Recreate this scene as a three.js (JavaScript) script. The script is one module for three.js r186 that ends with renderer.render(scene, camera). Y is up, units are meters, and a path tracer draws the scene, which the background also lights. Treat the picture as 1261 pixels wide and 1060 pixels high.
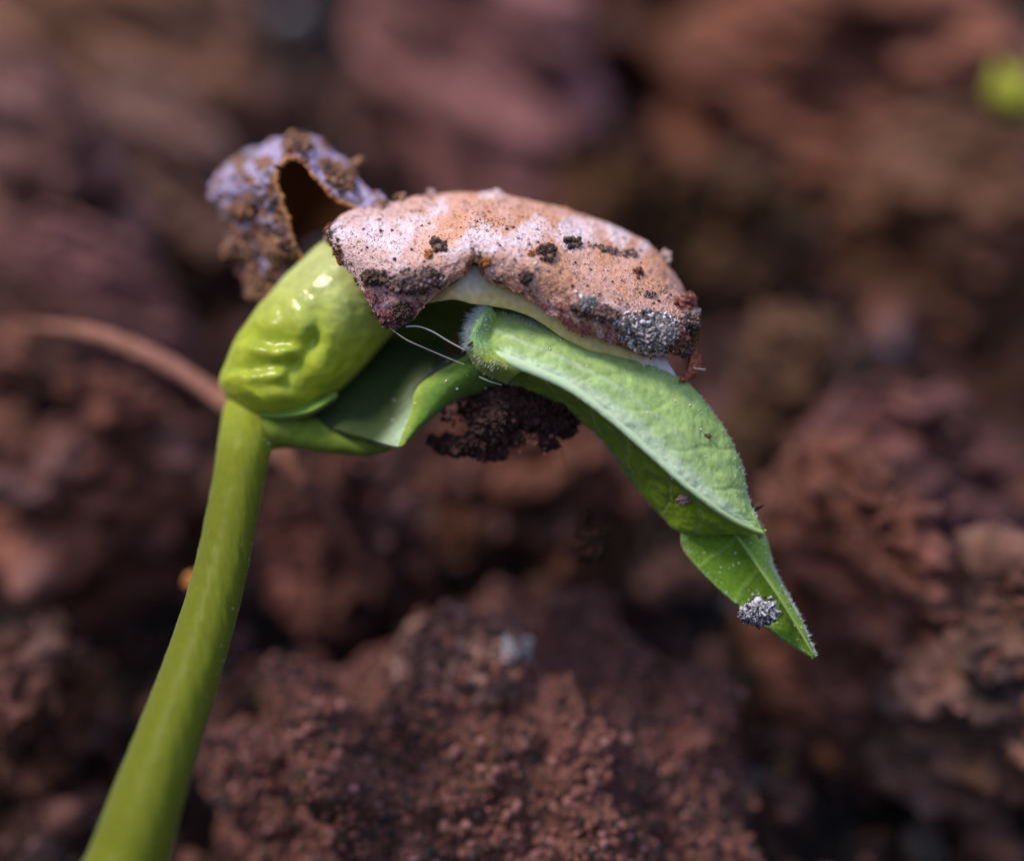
import * as THREE from 'three';
import { ImprovedNoise } from 'three/addons/math/ImprovedNoise.js';
import { mergeGeometries, mergeVertices } from 'three/addons/utils/BufferGeometryUtils.js';

// ------------------------------------------------------------------ camera, sky, sun, exposure
const MM = 0.001, FOV = 40, PITCH = 40 * Math.PI / 180;
const FOCUS = 48, HEIGHT = 50;                       // millimetres
const scene = new THREE.Scene();
const camera = new THREE.PerspectiveCamera(FOV, 1024 / 860, 0.002, 8);
camera.position.set(0, HEIGHT * MM, 0);
camera.rotation.set(-PITCH, 0, 0);
camera.focus = 47.1 * MM;
camera.userData.fStop = 10.5;
camera.updateMatrixWorld(true);
scene.add(camera);

const renderer = new THREE.WebGLRenderer({ antialias: true });
renderer.setSize(1024, 860);
renderer.toneMapping = THREE.LinearToneMapping;
renderer.toneMappingExposure = 3.4;
renderer.shadowMap.enabled = true;
renderer.shadowMap.type = THREE.PCFSoftShadowMap;

{ // pale overcast sky, brighter overhead, dim earth below the horizon
  const w = 64, h = 64, d = new Float32Array(w * h * 4);
  for (let j = 0; j < h; j++) for (let i = 0; i < w; i++) {
    const el = ((j + 0.5) / h - 0.5) * Math.PI, s = Math.sin(el), k = (j * w + i) * 4;
    if (s > 0) { const L = 0.05 + 0.45 * s * s; d[k] = 0.78 * L; d[k + 1] = 0.90 * L; d[k + 2] = 1.28 * L; }
    else { d[k] = 0.02; d[k + 1] = 0.012; d[k + 2] = 0.01; }
    d[k + 3] = 1;
  }
  const t = new THREE.DataTexture(d, w, h, THREE.RGBAFormat, THREE.FloatType);
  t.mapping = THREE.EquirectangularReflectionMapping; t.magFilter = THREE.LinearFilter; t.needsUpdate = true;
  scene.background = t; scene.environment = t;
}
const sun = new THREE.DirectionalLight(0xfff0dc, 1.5);
sun.position.set(-0.15, 0.235, -0.085); sun.target.position.set(0, 0.015, -0.04);
sun.castShadow = true; sun.shadow.radius = 24; sun.shadow.mapSize.set(2048, 2048);
Object.assign(sun.shadow.camera, { left: -0.12, right: 0.12, top: 0.12, bottom: -0.12, near: 0.01, far: 0.6 });
sun.shadow.bias = -0.0004; scene.add(sun, sun.target);

// ------------------------------------------------------------------ helpers
const IN = new ImprovedNoise();
const n3 = (x, y, z) => IN.noise(x + 100.37, y + 57.11, z + 31.73);
const fbm = (x, y, z, o = 4, g = 0.5) => { let a = 1, f = 1, s = 0; for (let i = 0; i < o; i++) { s += a * n3(x * f, y * f, z * f + i * 7.7); a *= g; f *= 2.03; } return s; };
const ridge = (x, y, z, o = 3) => { let a = 1, f = 1, s = 0; for (let i = 0; i < o; i++) { s += a * (1 - 2 * Math.abs(n3(x * f, y * f, z * f + i * 3.3))); a *= 0.5; f *= 2.1; } return s; };
const billow = (x, y, z, o = 3, g = 0.5) => { let a = 1, f = 1, s = 0; for (let i = 0; i < o; i++) { s += a * (Math.sqrt(n3(x * f, y * f, z * f + i * 3.3) ** 2 + 0.0016) * 2.4 - 0.6); a *= g; f *= 2.2; } return s; };
const rng = (s) => () => { s |= 0; s = s + 0x6D2B79F5 | 0; let t = Math.imul(s ^ s >>> 15, 1 | s); t = t + Math.imul(t ^ t >>> 7, 61 | t) ^ t; return ((t ^ t >>> 14) >>> 0) / 4294967296; };
const clamp = (x, a = 0, b = 1) => Math.min(b, Math.max(a, x));
const sstep = (a, b, x) => { const t = clamp((x - a) / (b - a)); return t * t * (3 - 2 * t); };
const bell = (x, w) => Math.exp(-((x / w) ** 2));
const lerp = (a, b, t) => a + (b - a) * t;
const mix = (a, b, t) => [lerp(a[0], b[0], t), lerp(a[1], b[1], t), lerp(a[2], b[2], t)];
const V = (x, y, z) => new THREE.Vector3(x, y, z);
const TAN = Math.tan(FOV * Math.PI / 360), FPX = 530 / TAN, UNIT = FOCUS / FPX;   // one drawing unit is UNIT mm at the plane of focus
const X = V(1, 0, 0), U = V(0, Math.cos(PITCH), -Math.sin(PITCH)), F = V(0, -Math.sin(PITCH), -Math.cos(PITCH));
// measured sheet position (x, y) plus z towards the viewer -> world
function P(x, y, z = 0) {
  const d = FOCUS - z * UNIT, a = (x - 630.5) / FPX * d, b = (530 - y) / FPX * d;
  return V((X.x * a + U.x * b + F.x * d) * MM, (HEIGHT + X.y * a + U.y * b + F.y * d) * MM, (X.z * a + U.z * b + F.z * d) * MM);
}
function inverse(w) {                                   // world -> drawing units
  const q = w.clone().divideScalar(MM).sub(V(0, HEIGHT, 0)), d = q.dot(F);
  return [630.5 + q.dot(X) / d * FPX, 530 - q.dot(U) / d * FPX, (FOCUS - d) / UNIT];
}
function onGround(x, y, h = 0) {                        // where the line of sight meets the soil level (mm)
  const v = V(0, 0, 0).addScaledVector(X, (x - 630.5) / FPX).addScaledVector(U, (530 - y) / FPX).add(F);
  const t = (h - HEIGHT) / v.y; return V(v.x * t, h, v.z * t);
}
const used = {};
function numbered(n) { const k = used[n] = (used[n] ?? -1) + 1; return k ? `${n}_${String(k).padStart(3, '0')}` : n; }
function tag(o, label, category, group, kind) { if (label) o.userData.label = label; if (category) o.userData.category = category; if (group) o.userData.group = group; if (kind) o.userData.kind = kind; return o; }
function mesh(name, geo, mat, parent = scene) { const m = new THREE.Mesh(geo, mat); m.name = parent === scene ? numbered(name) : name; m.castShadow = m.receiveShadow = true; parent.add(m); return m; }
function cr(a, t) {                                     // Catmull-Rom through arrays of numbers
  const n = a.length - 1, f = clamp(t) * n, i = Math.min(n - 1, Math.floor(f)), u = f - i;
  const p1 = a[i], p2 = a[i + 1], p0 = i > 0 ? a[i - 1] : p1.map((v, k) => 2 * v - p2[k]), p3 = i + 2 <= n ? a[i + 2] : p2.map((v, k) => 2 * v - p1[k]);
  return p1.map((v, k) => 0.5 * (2 * v + (p2[k] - p0[k]) * u + (2 * p0[k] - 5 * v + 4 * p2[k] - p3[k]) * u * u + (3 * v - p0[k] - 3 * p2[k] + p3[k]) * u * u * u));
}
const sub = (a, b) => [a[0] - b[0], a[1] - b[1], a[2] - b[2]], cross = (a, b) => [a[1] * b[2] - a[2] * b[1], a[2] * b[0] - a[0] * b[2], a[0] * b[1] - a[1] * b[0]];
const unit = (a) => { const l = Math.hypot(...a) || 1; return [a[0] / l, a[1] / l, a[2] / l]; };
function gridNormals(g, nu, nv) {
  const at = (i, j) => g[clamp(j, 0, nv) * (nu + 1) + clamp(i, 0, nu)];
  return g.map((_, k) => { const i = k % (nu + 1), j = (k / (nu + 1)) | 0; return unit(cross(sub(at(i, j - 1), at(i, j + 1)), sub(at(i + 1, j), at(i - 1, j)))); });
}
// a curved sheet with thickness: rows[v][u] control points in drawing units; the outside faces the side its normal (u x -v) points to
function sheet({ rows, nu, nv, thick = 5, disp, warp, color, inside, flip = 1 }) {
  const g = [];
  for (let j = 0; j <= nv; j++) {
    const v = j / nv;
    for (let i = 0; i <= nu; i++) {
      const u = i / nu, uv = warp ? warp(u, v) : [u, v];
      g.push(cr(rows.map((r) => cr(r, uv[0])), uv[1]));
    }
  }
  let n = gridNormals(g, nu, nv).map((a) => a.map((x) => x * flip));
  if (disp) { g.forEach((p, k) => { const i = k % (nu + 1), j = (k / (nu + 1)) | 0, h = disp(p, i / nu, j / nv); g[k] = [p[0] + n[k][0] * h, p[1] + n[k][1] * h, p[2] + n[k][2] * h]; }); }
  const N = g.length, pos = new Float32Array(N * 6), col = new Float32Array(N * 6), idx = [];
  for (let k = 0; k < N; k++) {
    const i = k % (nu + 1), j = (k / (nu + 1)) | 0, u = i / nu, v = j / nv;
    const a = P(...g[k]), b = P(g[k][0] - n[k][0] * thick, g[k][1] - n[k][1] * thick, g[k][2] - n[k][2] * thick);
    a.toArray(pos, k * 3); b.toArray(pos, (N + k) * 3);
    const c = color(g[k], u, v, n[k]); col.set(c, k * 3); col.set(inside ? inside(g[k], u, v) : c, (N + k) * 3);
  }
  const quad = (a, b, c, d) => flip > 0 ? idx.push(a, b, c, b, d, c) : idx.push(a, c, b, b, c, d);
  const W = nu + 1;
  for (let j = 0; j < nv; j++) for (let i = 0; i < nu; i++) {
    const a = j * W + i; quad(a + W, a + W + 1, a, a + 1); quad(N + a, N + a + 1, N + a + W, N + a + W + 1);
  }
  for (let i = 0; i < nu; i++) { quad(i, i + 1, N + i, N + i + 1); const a = nv * W + i; quad(a + 1, a, N + a + 1, N + a); }
  for (let j = 0; j < nv; j++) { const a = j * W, b = a + nu; quad(a + W, a, N + a + W, N + a); quad(b, b + W, N + b, N + b + W); }
  const geo = new THREE.BufferGeometry();
  geo.setAttribute('position', new THREE.BufferAttribute(pos, 3)); geo.setAttribute('color', new THREE.BufferAttribute(col, 3)); geo.setIndex(idx); geo.computeVertexNormals();
  geo.userData = { g, n, nu, nv };
  return geo;
}
function find(geo, x, y, from = 0) {                    // the point of a sheet's outside that lies at (x, y), nearest side first
  const { g, n, nu } = geo.userData; let best = 1e9, k = 0;
  for (let i = from * (nu + 1); i < g.length; i++) { const d = (g[i][0] - x) ** 2 + (g[i][1] - y) ** 2 + (n[i][2] < 0 ? 900 : 0); if (d < best) { best = d; k = i; } }
  return { p: g[k], n: n[k] };
}
// a closed tube: spine points [x, y, z, half width, half depth]
function tube({ spine, nu, nv, disp, color, cap = 1, raw }) {
  const g = [], pos = [], col = [], idx = [], W = nv;
  for (let i = 0; i <= nu; i++) {
    const t = i / nu, s = cr(spine, t), a = cr(spine, clamp(t - 0.004)), b = cr(spine, clamp(t + 0.004));
    const d = unit(sub(b, a)), side = unit(cross(d, [0, 0, 1])), up = unit(cross(side, d));
    let r = 1; if (cap) { const e = Math.min(t, 1 - t) * nu / (cap * 6); r = Math.sqrt(clamp(1 - (1 - clamp(e)) ** 2)) || 0.02; }
    for (let j = 0; j < nv; j++) {
      const th = j / nv * 2 * Math.PI, c = Math.cos(th), q = Math.sin(th);
      const nrm = [0, 1, 2].map((k) => side[k] * c + up[k] * q);
      let p = [0, 1, 2].map((k) => s[k] + (side[k] * c * s[3] + up[k] * q * (s[4] ?? s[3])) * r);
      if (disp) { const h = disp(p, t, th, nrm); p = p.map((v, k) => v + nrm[k] * h); }
      const w = raw ? V(...p) : P(...p); pos.push(w.x, w.y, w.z); col.push(...color(p, t, th, nrm)); g.push(p);
    }
  }
  for (let i = 0; i < nu; i++) for (let j = 0; j < nv; j++) { const a = i * W + j, b = i * W + (j + 1) % nv, c = a + W, d = b + W; idx.push(a, c, b, b, c, d); }
  for (const [i, s] of [[0, 1], [nu, -1]]) { const k = pos.length / 3; let q = V(0, 0, 0); for (let j = 0; j < nv; j++) q.add(V(...pos.slice((i * W + j) * 3, (i * W + j) * 3 + 3))); q.divideScalar(nv); pos.push(q.x, q.y, q.z); col.push(...col.slice(i * W * 3, i * W * 3 + 3)); for (let j = 0; j < nv; j++) { const a = i * W + j, b = i * W + (j + 1) % nv; s > 0 ? idx.push(k, a, b) : idx.push(k, b, a); } }
  const geo = new THREE.BufferGeometry();
  geo.setAttribute('position', new THREE.Float32BufferAttribute(pos, 3)); geo.setAttribute('color', new THREE.Float32BufferAttribute(col, 3)); geo.setIndex(idx); geo.computeVertexNormals();
  return geo;
}
const balls = {};
function ball(detail) { if (!balls[detail]) { const b = new THREE.IcosahedronGeometry(1, detail); b.deleteAttribute('uv'); b.deleteAttribute('normal'); balls[detail] = mergeVertices(b, 1e-5); } return balls[detail].clone(); }
// an irregular lump in drawing units: centre, half axes, roughness
function lump(c, r, detail, amp, freq, seed, color, rot = 0, iso = 0) {
  const b = ball(detail), a = b.attributes.position, col = new Float32Array(a.count * 3), cs = Math.cos(rot), sn = Math.sin(rot);
  for (let i = 0; i < a.count; i++) {
    const x = a.getX(i), y = a.getY(i), z = a.getZ(i);
    const h = 1 + amp * (fbm(x * freq + seed * 3.1, y * freq + seed * 1.7, z * freq, 4, 0.6) + 0.35 * ridge(x * freq * 1.7 + seed, y * freq * 1.7, z * freq * 1.7, 2) - 0.2);
    if (iso) { const X2 = x * r[0] / iso, Y2 = y * r[1] / iso, Z2 = z * r[2] / iso; const q = billow(X2 + seed, Y2, Z2, 3, 0.6) + 0.7 * fbm(X2 * 0.5 + seed, Y2 * 0.5, Z2 * 0.5, 2); const e = unit([x / r[0], y / r[1], z / r[2]]), k = amp * iso * q, p0 = [x * r[0] + e[0] * k, y * r[1] + e[1] * k, z * r[2] + e[2] * k], p = [c[0] + p0[0] * cs - p0[1] * sn, c[1] + p0[0] * sn + p0[1] * cs, c[2] + p0[2]], w = P(...p); a.setXYZ(i, w.x, w.y, w.z); col.set(color(p, 1, [x, y, z]), i * 3); continue; }
    const px = x * r[0] * h, py = y * r[1] * h, p = [c[0] + px * cs - py * sn, c[1] + px * sn + py * cs, c[2] + z * r[2] * h];
    const w = P(...p); a.setXYZ(i, w.x, w.y, w.z); col.set(color(p, h, [x, y, z]), i * 3);
  }
  b.setAttribute('color', new THREE.BufferAttribute(col, 3));
  // drawing y runs downwards, so the winding turns over
  const ix = b.index.array; for (let i = 0; i < ix.length; i += 3) { const t = ix[i]; ix[i] = ix[i + 1]; ix[i + 1] = t; }
  b.computeVertexNormals(); return b;
}
const mat = (o) => new THREE.MeshPhysicalMaterial({ vertexColors: true, side: THREE.DoubleSide, ...o });

// soil pigments (linear)
const RED = [0.095, 0.030, 0.022], DARK = [0.012, 0.006, 0.005], OCHRE = [0.115, 0.052, 0.016], GREYV = [0.13, 0.10, 0.13], PINK = [0.17, 0.07, 0.066], ORANGE = [0.30, 0.11, 0.03], ASH = [0.48, 0.46, 0.50];
function group(name, base, label, category, grp) { const o = new THREE.Group(); o.name = numbered(name); o.position.copy(base); scene.add(o); return tag(o, label, category, grp); }
function part(name, geo, m, parent, label, kind) {      // geometry in world coordinates -> child
  const w = parent.getWorldPosition(V(0, 0, 0)); geo.translate(-w.x, -w.y, -w.z); const o = mesh(name, geo, m, parent); if (label) o.userData.label = label; if (kind) o.userData.kind = kind; return o;
}
function single(name, geo, m, label, category, grp, kind) {
  geo.computeBoundingBox(); const b = geo.boundingBox, c = V((b.min.x + b.max.x) / 2, b.min.y, (b.min.z + b.max.z) / 2);
  geo.translate(-c.x, -c.y, -c.z); const o = mesh(name, geo, m); o.position.copy(c); return tag(o, label, category, grp, kind);
}
const merged = (l) => mergeGeometries(l.map((g) => { g = g.index ? g.toNonIndexed() : g; for (const k of Object.keys(g.attributes)) if (!['position', 'color', 'normal'].includes(k)) g.deleteAttribute(k); if (!g.attributes.normal) g.computeVertexNormals(); return g; }));

// ------------------------------------------------------------------ the soil
const M_SOIL = mat({ roughness: 0.9, specularIntensity: 0.25 });
function soilColor(x, y, z, k = 1) {                    // millimetres
  const a = fbm(x / 9, y / 9, z / 9, 3), b = fbm(x / 3 + 40, y / 3, z / 3, 3), c = fbm(x / 1.1, y / 1.1 + 9, z / 1.1, 2), e = fbm(x / 16 + 7, y / 16, z / 16, 2);
  let q = mix(DARK, RED, sstep(-0.5, 0.35, a + 0.6 * b));
  q = mix(q, PINK, 0.75 * sstep(0.1, 0.7, b + 0.4 * c));
  q = mix(q, OCHRE, 0.7 * sstep(0.15, 0.6, e + 0.4 * c));
  q = mix(q, GREYV, 0.6 * sstep(0.25, 0.75, fbm(x / 5, y / 5 + 80, z / 5, 3)));
  const v = 0.85 * k * (0.85 + 0.6 * c); return q.map((u) => Math.max(0.006, u * v));
}
function soilHeight(x, z) {                             // millimetres
  const far = sstep(45, 110, -z);
  let h = (2.4 + 5 * far) * fbm(x / (20 + 8 * far), z / (20 + 8 * far), 3.1, 3) + (3.2 + 4.5 * far) * billow(x / (11 + 4 * far), z / (11 + 4 * far), 8.2, 3) + 0.9 * billow(x / 3.3, z / 3.3, 1.7, 3);
  if (Math.abs(x) < 90 && z > -170 && z < 10) h += 0.28 * billow(x / 1.2, z / 1.2, 5.5, 3);
  return h - 5.0 - 4 * far;
}
{
  const nx = 620, nz = 620, pos = new Float32Array((nx + 1) * (nz + 1) * 3), col = new Float32Array(pos.length), idx = [];
  const wx = (s) => 90 * s + 900 * s ** 7, wz = (t) => -60 + 100 * t + 900 * t ** 7;
  for (let j = 0; j <= nz; j++) for (let i = 0; i <= nx; i++) {
    const x = wx(i / nx * 2 - 1), z = wz(j / nz * 2 - 1), k = (j * (nx + 1) + i) * 3, y = soilHeight(x, z);
    pos.set([x * MM, y * MM, z * MM], k); col.set(soilColor(x, y * 1.7, z, 0.26), k);  // ground coloured far darker than the clods, painting shade into the gaps
  }
  for (let j = 0; j < nz; j++) for (let i = 0; i < nx; i++) { const a = j * (nx + 1) + i, b = a + nx + 1; idx.push(a, b, a + 1, b, b + 1, a + 1); }
  const g = new THREE.BufferGeometry(); g.setAttribute('position', new THREE.BufferAttribute(pos, 3)); g.setAttribute('color', new THREE.BufferAttribute(col, 3)); g.setIndex(idx); g.computeVertexNormals();
  tag(mesh('ground', g, M_SOIL), null, null, null, 'structure');
}
const clodPoints = [];
// a clod: measured centre and half size, lean of its long axis (degrees, clockwise), height in mm
function clod(x, y, rx, ry, lean, hmm, detail, o, label) {
  hmm *= o.tall ?? 1.25; const c = onGround(x, y, o.lift ?? hmm * 0.35), d = c.clone().sub(V(0, HEIGHT, 0)).dot(F), L = lean * Math.PI / 180, a = rx * d / FPX;
  const t = onGround(x + 40 * Math.cos(L), y + 40 * Math.sin(L), c.y).sub(c).normalize(), yaw = Math.atan2(-t.z, t.x), bz = ry * d / FPX / (o.squash ?? 0.75);
  const b = ball(detail), p = b.attributes.position, col = new Float32Array(p.count * 3), s = o.seed, cs = Math.cos(yaw), sn = Math.sin(yaw);
  for (let i = 0; i < p.count; i++) {
    const u = [p.getX(i), p.getY(i), p.getZ(i)], f = o.freq ?? 1.3;
    const R = Math.cbrt(a * hmm * bz), Lc = 0.8 * R, ex = u[0] * a / Lc * f / (o.streak ?? 1) + s * 5.3, ey = u[1] * hmm / Lc * f, ez = u[2] * bz / Lc * f + s, h = 1;
    const big = (o.amp ?? 0.28) * R * (fbm(ex * 0.6, ey * 0.6, ez * 0.6, 3, 0.5) + 0.75 * billow(ex, ey, ez, 3));
    const lx = u[0] * a, ly = u[1] * hmm, lz = u[2] * bz;
    const g = (o.grain ?? 0.25) * (1.5 * billow(lx / 2.6 + s, ly / 2.6, lz / 2.6, 2) + 0.7 * billow(lx / 0.9, ly / 0.9 + s, lz / 0.9, 2)) + big;
    const e = unit([u[0] / a, u[1] / hmm, u[2] / bz]), gx = lx + e[0] * g, gy = ly + e[1] * g, gz = lz + e[2] * g, w = [c.x + gx * cs + gz * sn, c.y + gy, c.z - gx * sn + gz * cs];
    p.setXYZ(i, w[0] * MM, w[1] * MM, w[2] * MM);
    if (u[1] > 0.1) for (let c2 = s === 1 ? 6 : s === 2 ? 2 : w[2] > -60 && i % 2 ? 1 : 0; c2 > 0; c2--) clodPoints.push(V(w[0] + 0.16 * n3(i, c2, 1.3) * 2, w[1], w[2] + 0.16 * n3(i, c2, 7.3) * 2).multiplyScalar(MM));
    let q = soilColor(w[0] + s * 11, w[1], w[2], 1.1); if (o.tint) q = q.map((v, k) => lerp(v, o.tint[k] * 0.84 * (o.tone ?? 0.72) * Math.max(0.12, 0.85 + 0.9 * fbm(lx / 4.5 / (o.streak ?? 1), ly / 4.5, lz / 4.5 + s, 3) + 0.5 * fbm(lx / 1.3, ly / 1.3, lz / 1.3 + s, 2)), o.mix ?? 0.6)); col.set(q, i * 3);
  }
  b.setAttribute('color', new THREE.BufferAttribute(col, 3)); b.computeVertexNormals();
  return single(o.name ?? 'soil_clod', b, M_SOIL, label, o.category ?? 'soil clod', 'clods of red soil around the seedling');
}
const ROSE = [0.21, 0.095, 0.10], BROWN = [0.15, 0.075, 0.05], OLIVE = [0.12, 0.07, 0.04];
clod(595, 985, 325, 200, 6, 9, 72, { seed: 1, tone: 0.62, tint: [0.15, 0.066, 0.062], mix: 0.65, amp: 0.24, freq: 1.3, grain: 0.26, lift: -1.2, tall: 0.75 }, 'large crumbly red brown clod in front, under the hanging leaf');
clod(575, 838, 95, 60, 5, 3.2, 34, { seed: 2, tint: [0.30, 0.18, 0.15], mix: 0.65, tone: 1.15, grain: 0.2, amp: 0.2, lift: 4 }, 'small tan lump perched on top of the large front clod');
clod(150, 92, 290, 60, 24, 15, 50, { seed: 3, tint: [0.16, 0.08, 0.055], mix: 0.8, lift: 3, tone: 1.3, amp: 0.16, grain: 0.1, streak: 5 }, 'broad brown blurred ridge of soil in the upper left corner');
clod(570, 110, 280, 62, 37, 16, 50, { seed: 4, tint: ROSE, mix: 0.85, lift: 3, tone: 1.25, amp: 0.14, grain: 0.1, streak: 5 }, 'long dusky pink ridge sloping behind the curled flap and seed coat');
clod(80, 295, 190, 62, 36, 13, 50, { seed: 5, tint: [0.17, 0.085, 0.08], mix: 0.75, lift: 2.5, tone: 1.15, amp: 0.18, grain: 0.12, streak: 5 }, 'rounded pinkish ridge of soil left of the curled flap');
clod(215, 212, 160, 24, 27, 8, 36, { seed: 22, tint: [0.19, 0.11, 0.10], mix: 0.7, lift: 2, tone: 1, amp: 0.2, streak: 5 }, 'slender greyish pink ridge between the two left ridges');
clod(110, 392, 160, 24, 16, 7, 36, { seed: 23, tint: ROSE, mix: 0.7, lift: 1.5, tone: 1, amp: 0.2, streak: 5 }, 'slender pink ridge just above the dry root');
clod(95, 600, 175, 82, 14, 9, 50, { seed: 6, tint: [0.2, 0.08, 0.055], mix: 0.6, lift: 1.5, tone: 0.85, amp: 0.3, grain: 0.3, streak: 1.6 }, 'rough red clod left of the green stem, below the dry root');
clod(1030, 165, 240, 44, 16, 13, 50, { seed: 7, tint: [0.2, 0.08, 0.055], mix: 0.8, lift: 2.5, tone: 1.2, amp: 0.2, grain: 0.1, streak: 2.5 }, 'long reddish ridge of soil at the upper right');
clod(1180, 275, 150, 40, 20, 9, 40, { seed: 8, tint: BROWN, mix: 0.7, lift: 2, tone: 1.1, amp: 0.2, streak: 2 }, 'brown clod at the right edge below the yellow green shoot');
clod(960, 490, 62, 58, 0, 5.5, 30, { seed: 9, tint: OLIVE, mix: 0.7, lift: 2 }, 'small olive brown round clod right of the seed coat end');
clod(1030, 770, 165, 46, 42, 9, 46, { seed: 10, tint: [0.18, 0.075, 0.055], mix: 0.6, lift: 1, tone: 0.85, amp: 0.2, streak: 2 }, 'arched red brown clod right of the leaf tip');
clod(1195, 870, 110, 62, 30, 8, 40, { seed: 11, tint: [0.2, 0.12, 0.1], mix: 0.5, lift: 0.5, tone: 0.85, streak: 1.5 }, 'pale flecked brown clod in the lower right');
clod(1090, 605, 120, 46, 15, 7, 40, { seed: 12, tint: ROSE, mix: 0.5, lift: 1, tone: 0.8, streak: 1.6 }, 'dusty rose clod to the right of the hanging leaf');
clod(430, 690, 110, 62, 20, 5, 36, { seed: 13, tint: [0.13, 0.05, 0.04], mix: 0.6, lift: 0.5 }, 'dark red clod just right of the stem, beneath the leaf stalk');
clod(650, 630, 130, 44, 10, 6, 36, { seed: 14, tint: [0.18, 0.07, 0.045], mix: 0.6, lift: 0.5, tone: 0.75 }, 'rust brown clod beneath the dark soil hung under the leaf');
clod(50, 870, 70, 60, 0, 4, 30, { seed: 15, tint: BROWN, mix: 0.4, lift: 0 }, 'dim brown clod at the lower left edge beside the stem');
clod(790, 50, 110, 45, -10, 9, 36, { seed: 16, tint: RED, mix: 0.6, lift: 1 }, 'dark red clod at the top edge between the pink ridge and the reddish ridge');
clod(905, 290, 90, 40, 15, 6, 34, { seed: 18, tint: OLIVE, mix: 0.6, lift: 1 }, 'olive brown clod below the long reddish ridge');
clod(632, 800, 22, 22, 0, 0.9, 14, { seed: 19, tint: ASH, mix: 0.85, tone: 1.1, lift: 7, name: 'pebble', category: 'pebble' }, 'pale grey pebble on top of the front clod');
clod(745, 270, 60, 40, 10, 5, 30, { seed: 20, tint: OCHRE, mix: 0.7, lift: 1 }, 'ochre brown clod just behind the top of the seed coat');
{ // loose crumbs
  const r = rng(77), geo = ball(2); const p = geo.attributes.position;
  for (let i = 0; i < p.count; i++) { const x = p.getX(i), y = p.getY(i), z = p.getZ(i), h = 1 + 0.35 * fbm(x * 1.4, y * 1.4, z * 1.4, 3); p.setXYZ(i, x * h, y * h, z * h); }
  geo.computeVertexNormals();
  const N = 36000, im = new THREE.InstancedMesh(geo, new THREE.MeshStandardMaterial({ roughness: 0.9 }), N), m = new THREE.Matrix4(), q = new THREE.Quaternion(), e = new THREE.Euler(), c = new THREE.Color();
  for (let i = 0; i < N; i++) {
    const x = (r() * 2 - 1) * 85, z = -12 - 135 * r(), s = (0.25 + 1.25 * r() ** 4) * (1 + sstep(50, 120, -z));
    m.compose(V(x, soilHeight(x, z) + s * 0.3, z).multiplyScalar(MM), q.setFromEuler(e.set(r() * 6, r() * 6, r() * 6)), V(s, s * (0.6 + 0.5 * r()), s * (0.7 + 0.5 * r())).multiplyScalar(MM));
    const onClod = i >= 9000; if (onClod) { const t = clodPoints[Math.floor(r() * clodPoints.length)], z2 = 0.07 + 0.24 * r() ** 4; m.compose(t, q, V(z2, z2 * 0.8, z2 * 0.9).multiplyScalar(MM)); }
    im.setMatrixAt(i, m); const k = r() * (onClod ? 0.87 : 1), b = k < 0.55 ? RED : k < 0.76 ? DARK : k < 0.88 ? PINK : k < 0.94 ? OCHRE : k < 0.985 ? GREYV : k < 0.996 ? ORANGE : ASH, v = (0.7 + 0.7 * r()) * (onClod ? 0.9 : 0.6);
    im.setColorAt(i, c.setRGB(b[0] * v, b[1] * v, b[2] * v));
  }
  im.name = 'soil_crumbs'; im.castShadow = im.receiveShadow = true; tag(im, 'loose red brown soil crumbs strewn over the ground', 'soil crumbs', null, 'stuff'); scene.add(im);
}

// ------------------------------------------------------------------ the seedling
const grids = {}, keepGrid = (k, g) => { grids[k] = g.userData; return g; };
const M_LEAF = mat({ roughness: 0.95, transmission: 0.34, thickness: 0, clearcoat: 0.12, clearcoatRoughness: 0.5, specularIntensity: 0.4, sheen: 0.08, sheenColor: new THREE.Color(0.8, 0.95, 1), sheenRoughness: 0.5 });
const M_FLESH = mat({ roughness: 0.95, transmission: 0.32, thickness: 0, clearcoat: 0.55, clearcoatRoughness: 0.24, specularIntensity: 0.4 });
const M_SEED = mat({ roughness: 0.45, clearcoat: 0.3, clearcoatRoughness: 0.3 });
const M_STEM = mat({ roughness: 0.95, transmission: 0.3, thickness: 0, clearcoat: 0.1, clearcoatRoughness: 0.4, specularIntensity: 0.3 });
const stemFoot = inverse(V(-15.5, -2, -17).multiplyScalar(MM));
const seedling = group('bean_seedling', V(-15.5, 0, -17).multiplyScalar(MM), 'green bean seedling with a bent pale green stem, swollen cotyledon and folded leaves', 'seedling');
const stemPart = part('stem', tube({
  spine: [[336, 452, -104, 24, 24], [320, 486, -98, 31, 31], [309, 510, -90, 34, 34], [304, 534, -74, 34, 34], [299, 560, -50, 33, 33], [290, 610, -35, 32, 33], [272, 700, 0, 33, 34], [244, 800, 50, 36, 36], [210, 900, 100, 40, 40], [176, 1000, 140, 46, 45], [157, 1060, 155, 50, 50], [118, 1180, 170, 55, 55], [stemFoot[0], stemFoot[1], stemFoot[2], 62, 62]],
  nu: 260, nv: 72, disp: (p) => 0.9 * fbm(p[0] / 12, p[1] / 60, p[2] / 12, 3) + 0.25 * fbm(p[0] / 3, p[1] / 5, p[2] / 3, 2),
  color: (p, t) => { const v = 0.95 + 0.12 * fbm(p[0] / 5, p[1] / 34, p[2] / 5, 3), k = sstep(0.0, 0.5, t), w = sstep(0.16, 0.06, t); return mix(mix([0.37, 0.43, 0.03], [0.125, 0.15, 0.004], k), [0.45, 0.5, 0.25], 0.5 * w).map((c) => c * v); },  // colour deepens towards the foot, imitating the light falling off
}), M_STEM, seedling);

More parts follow.
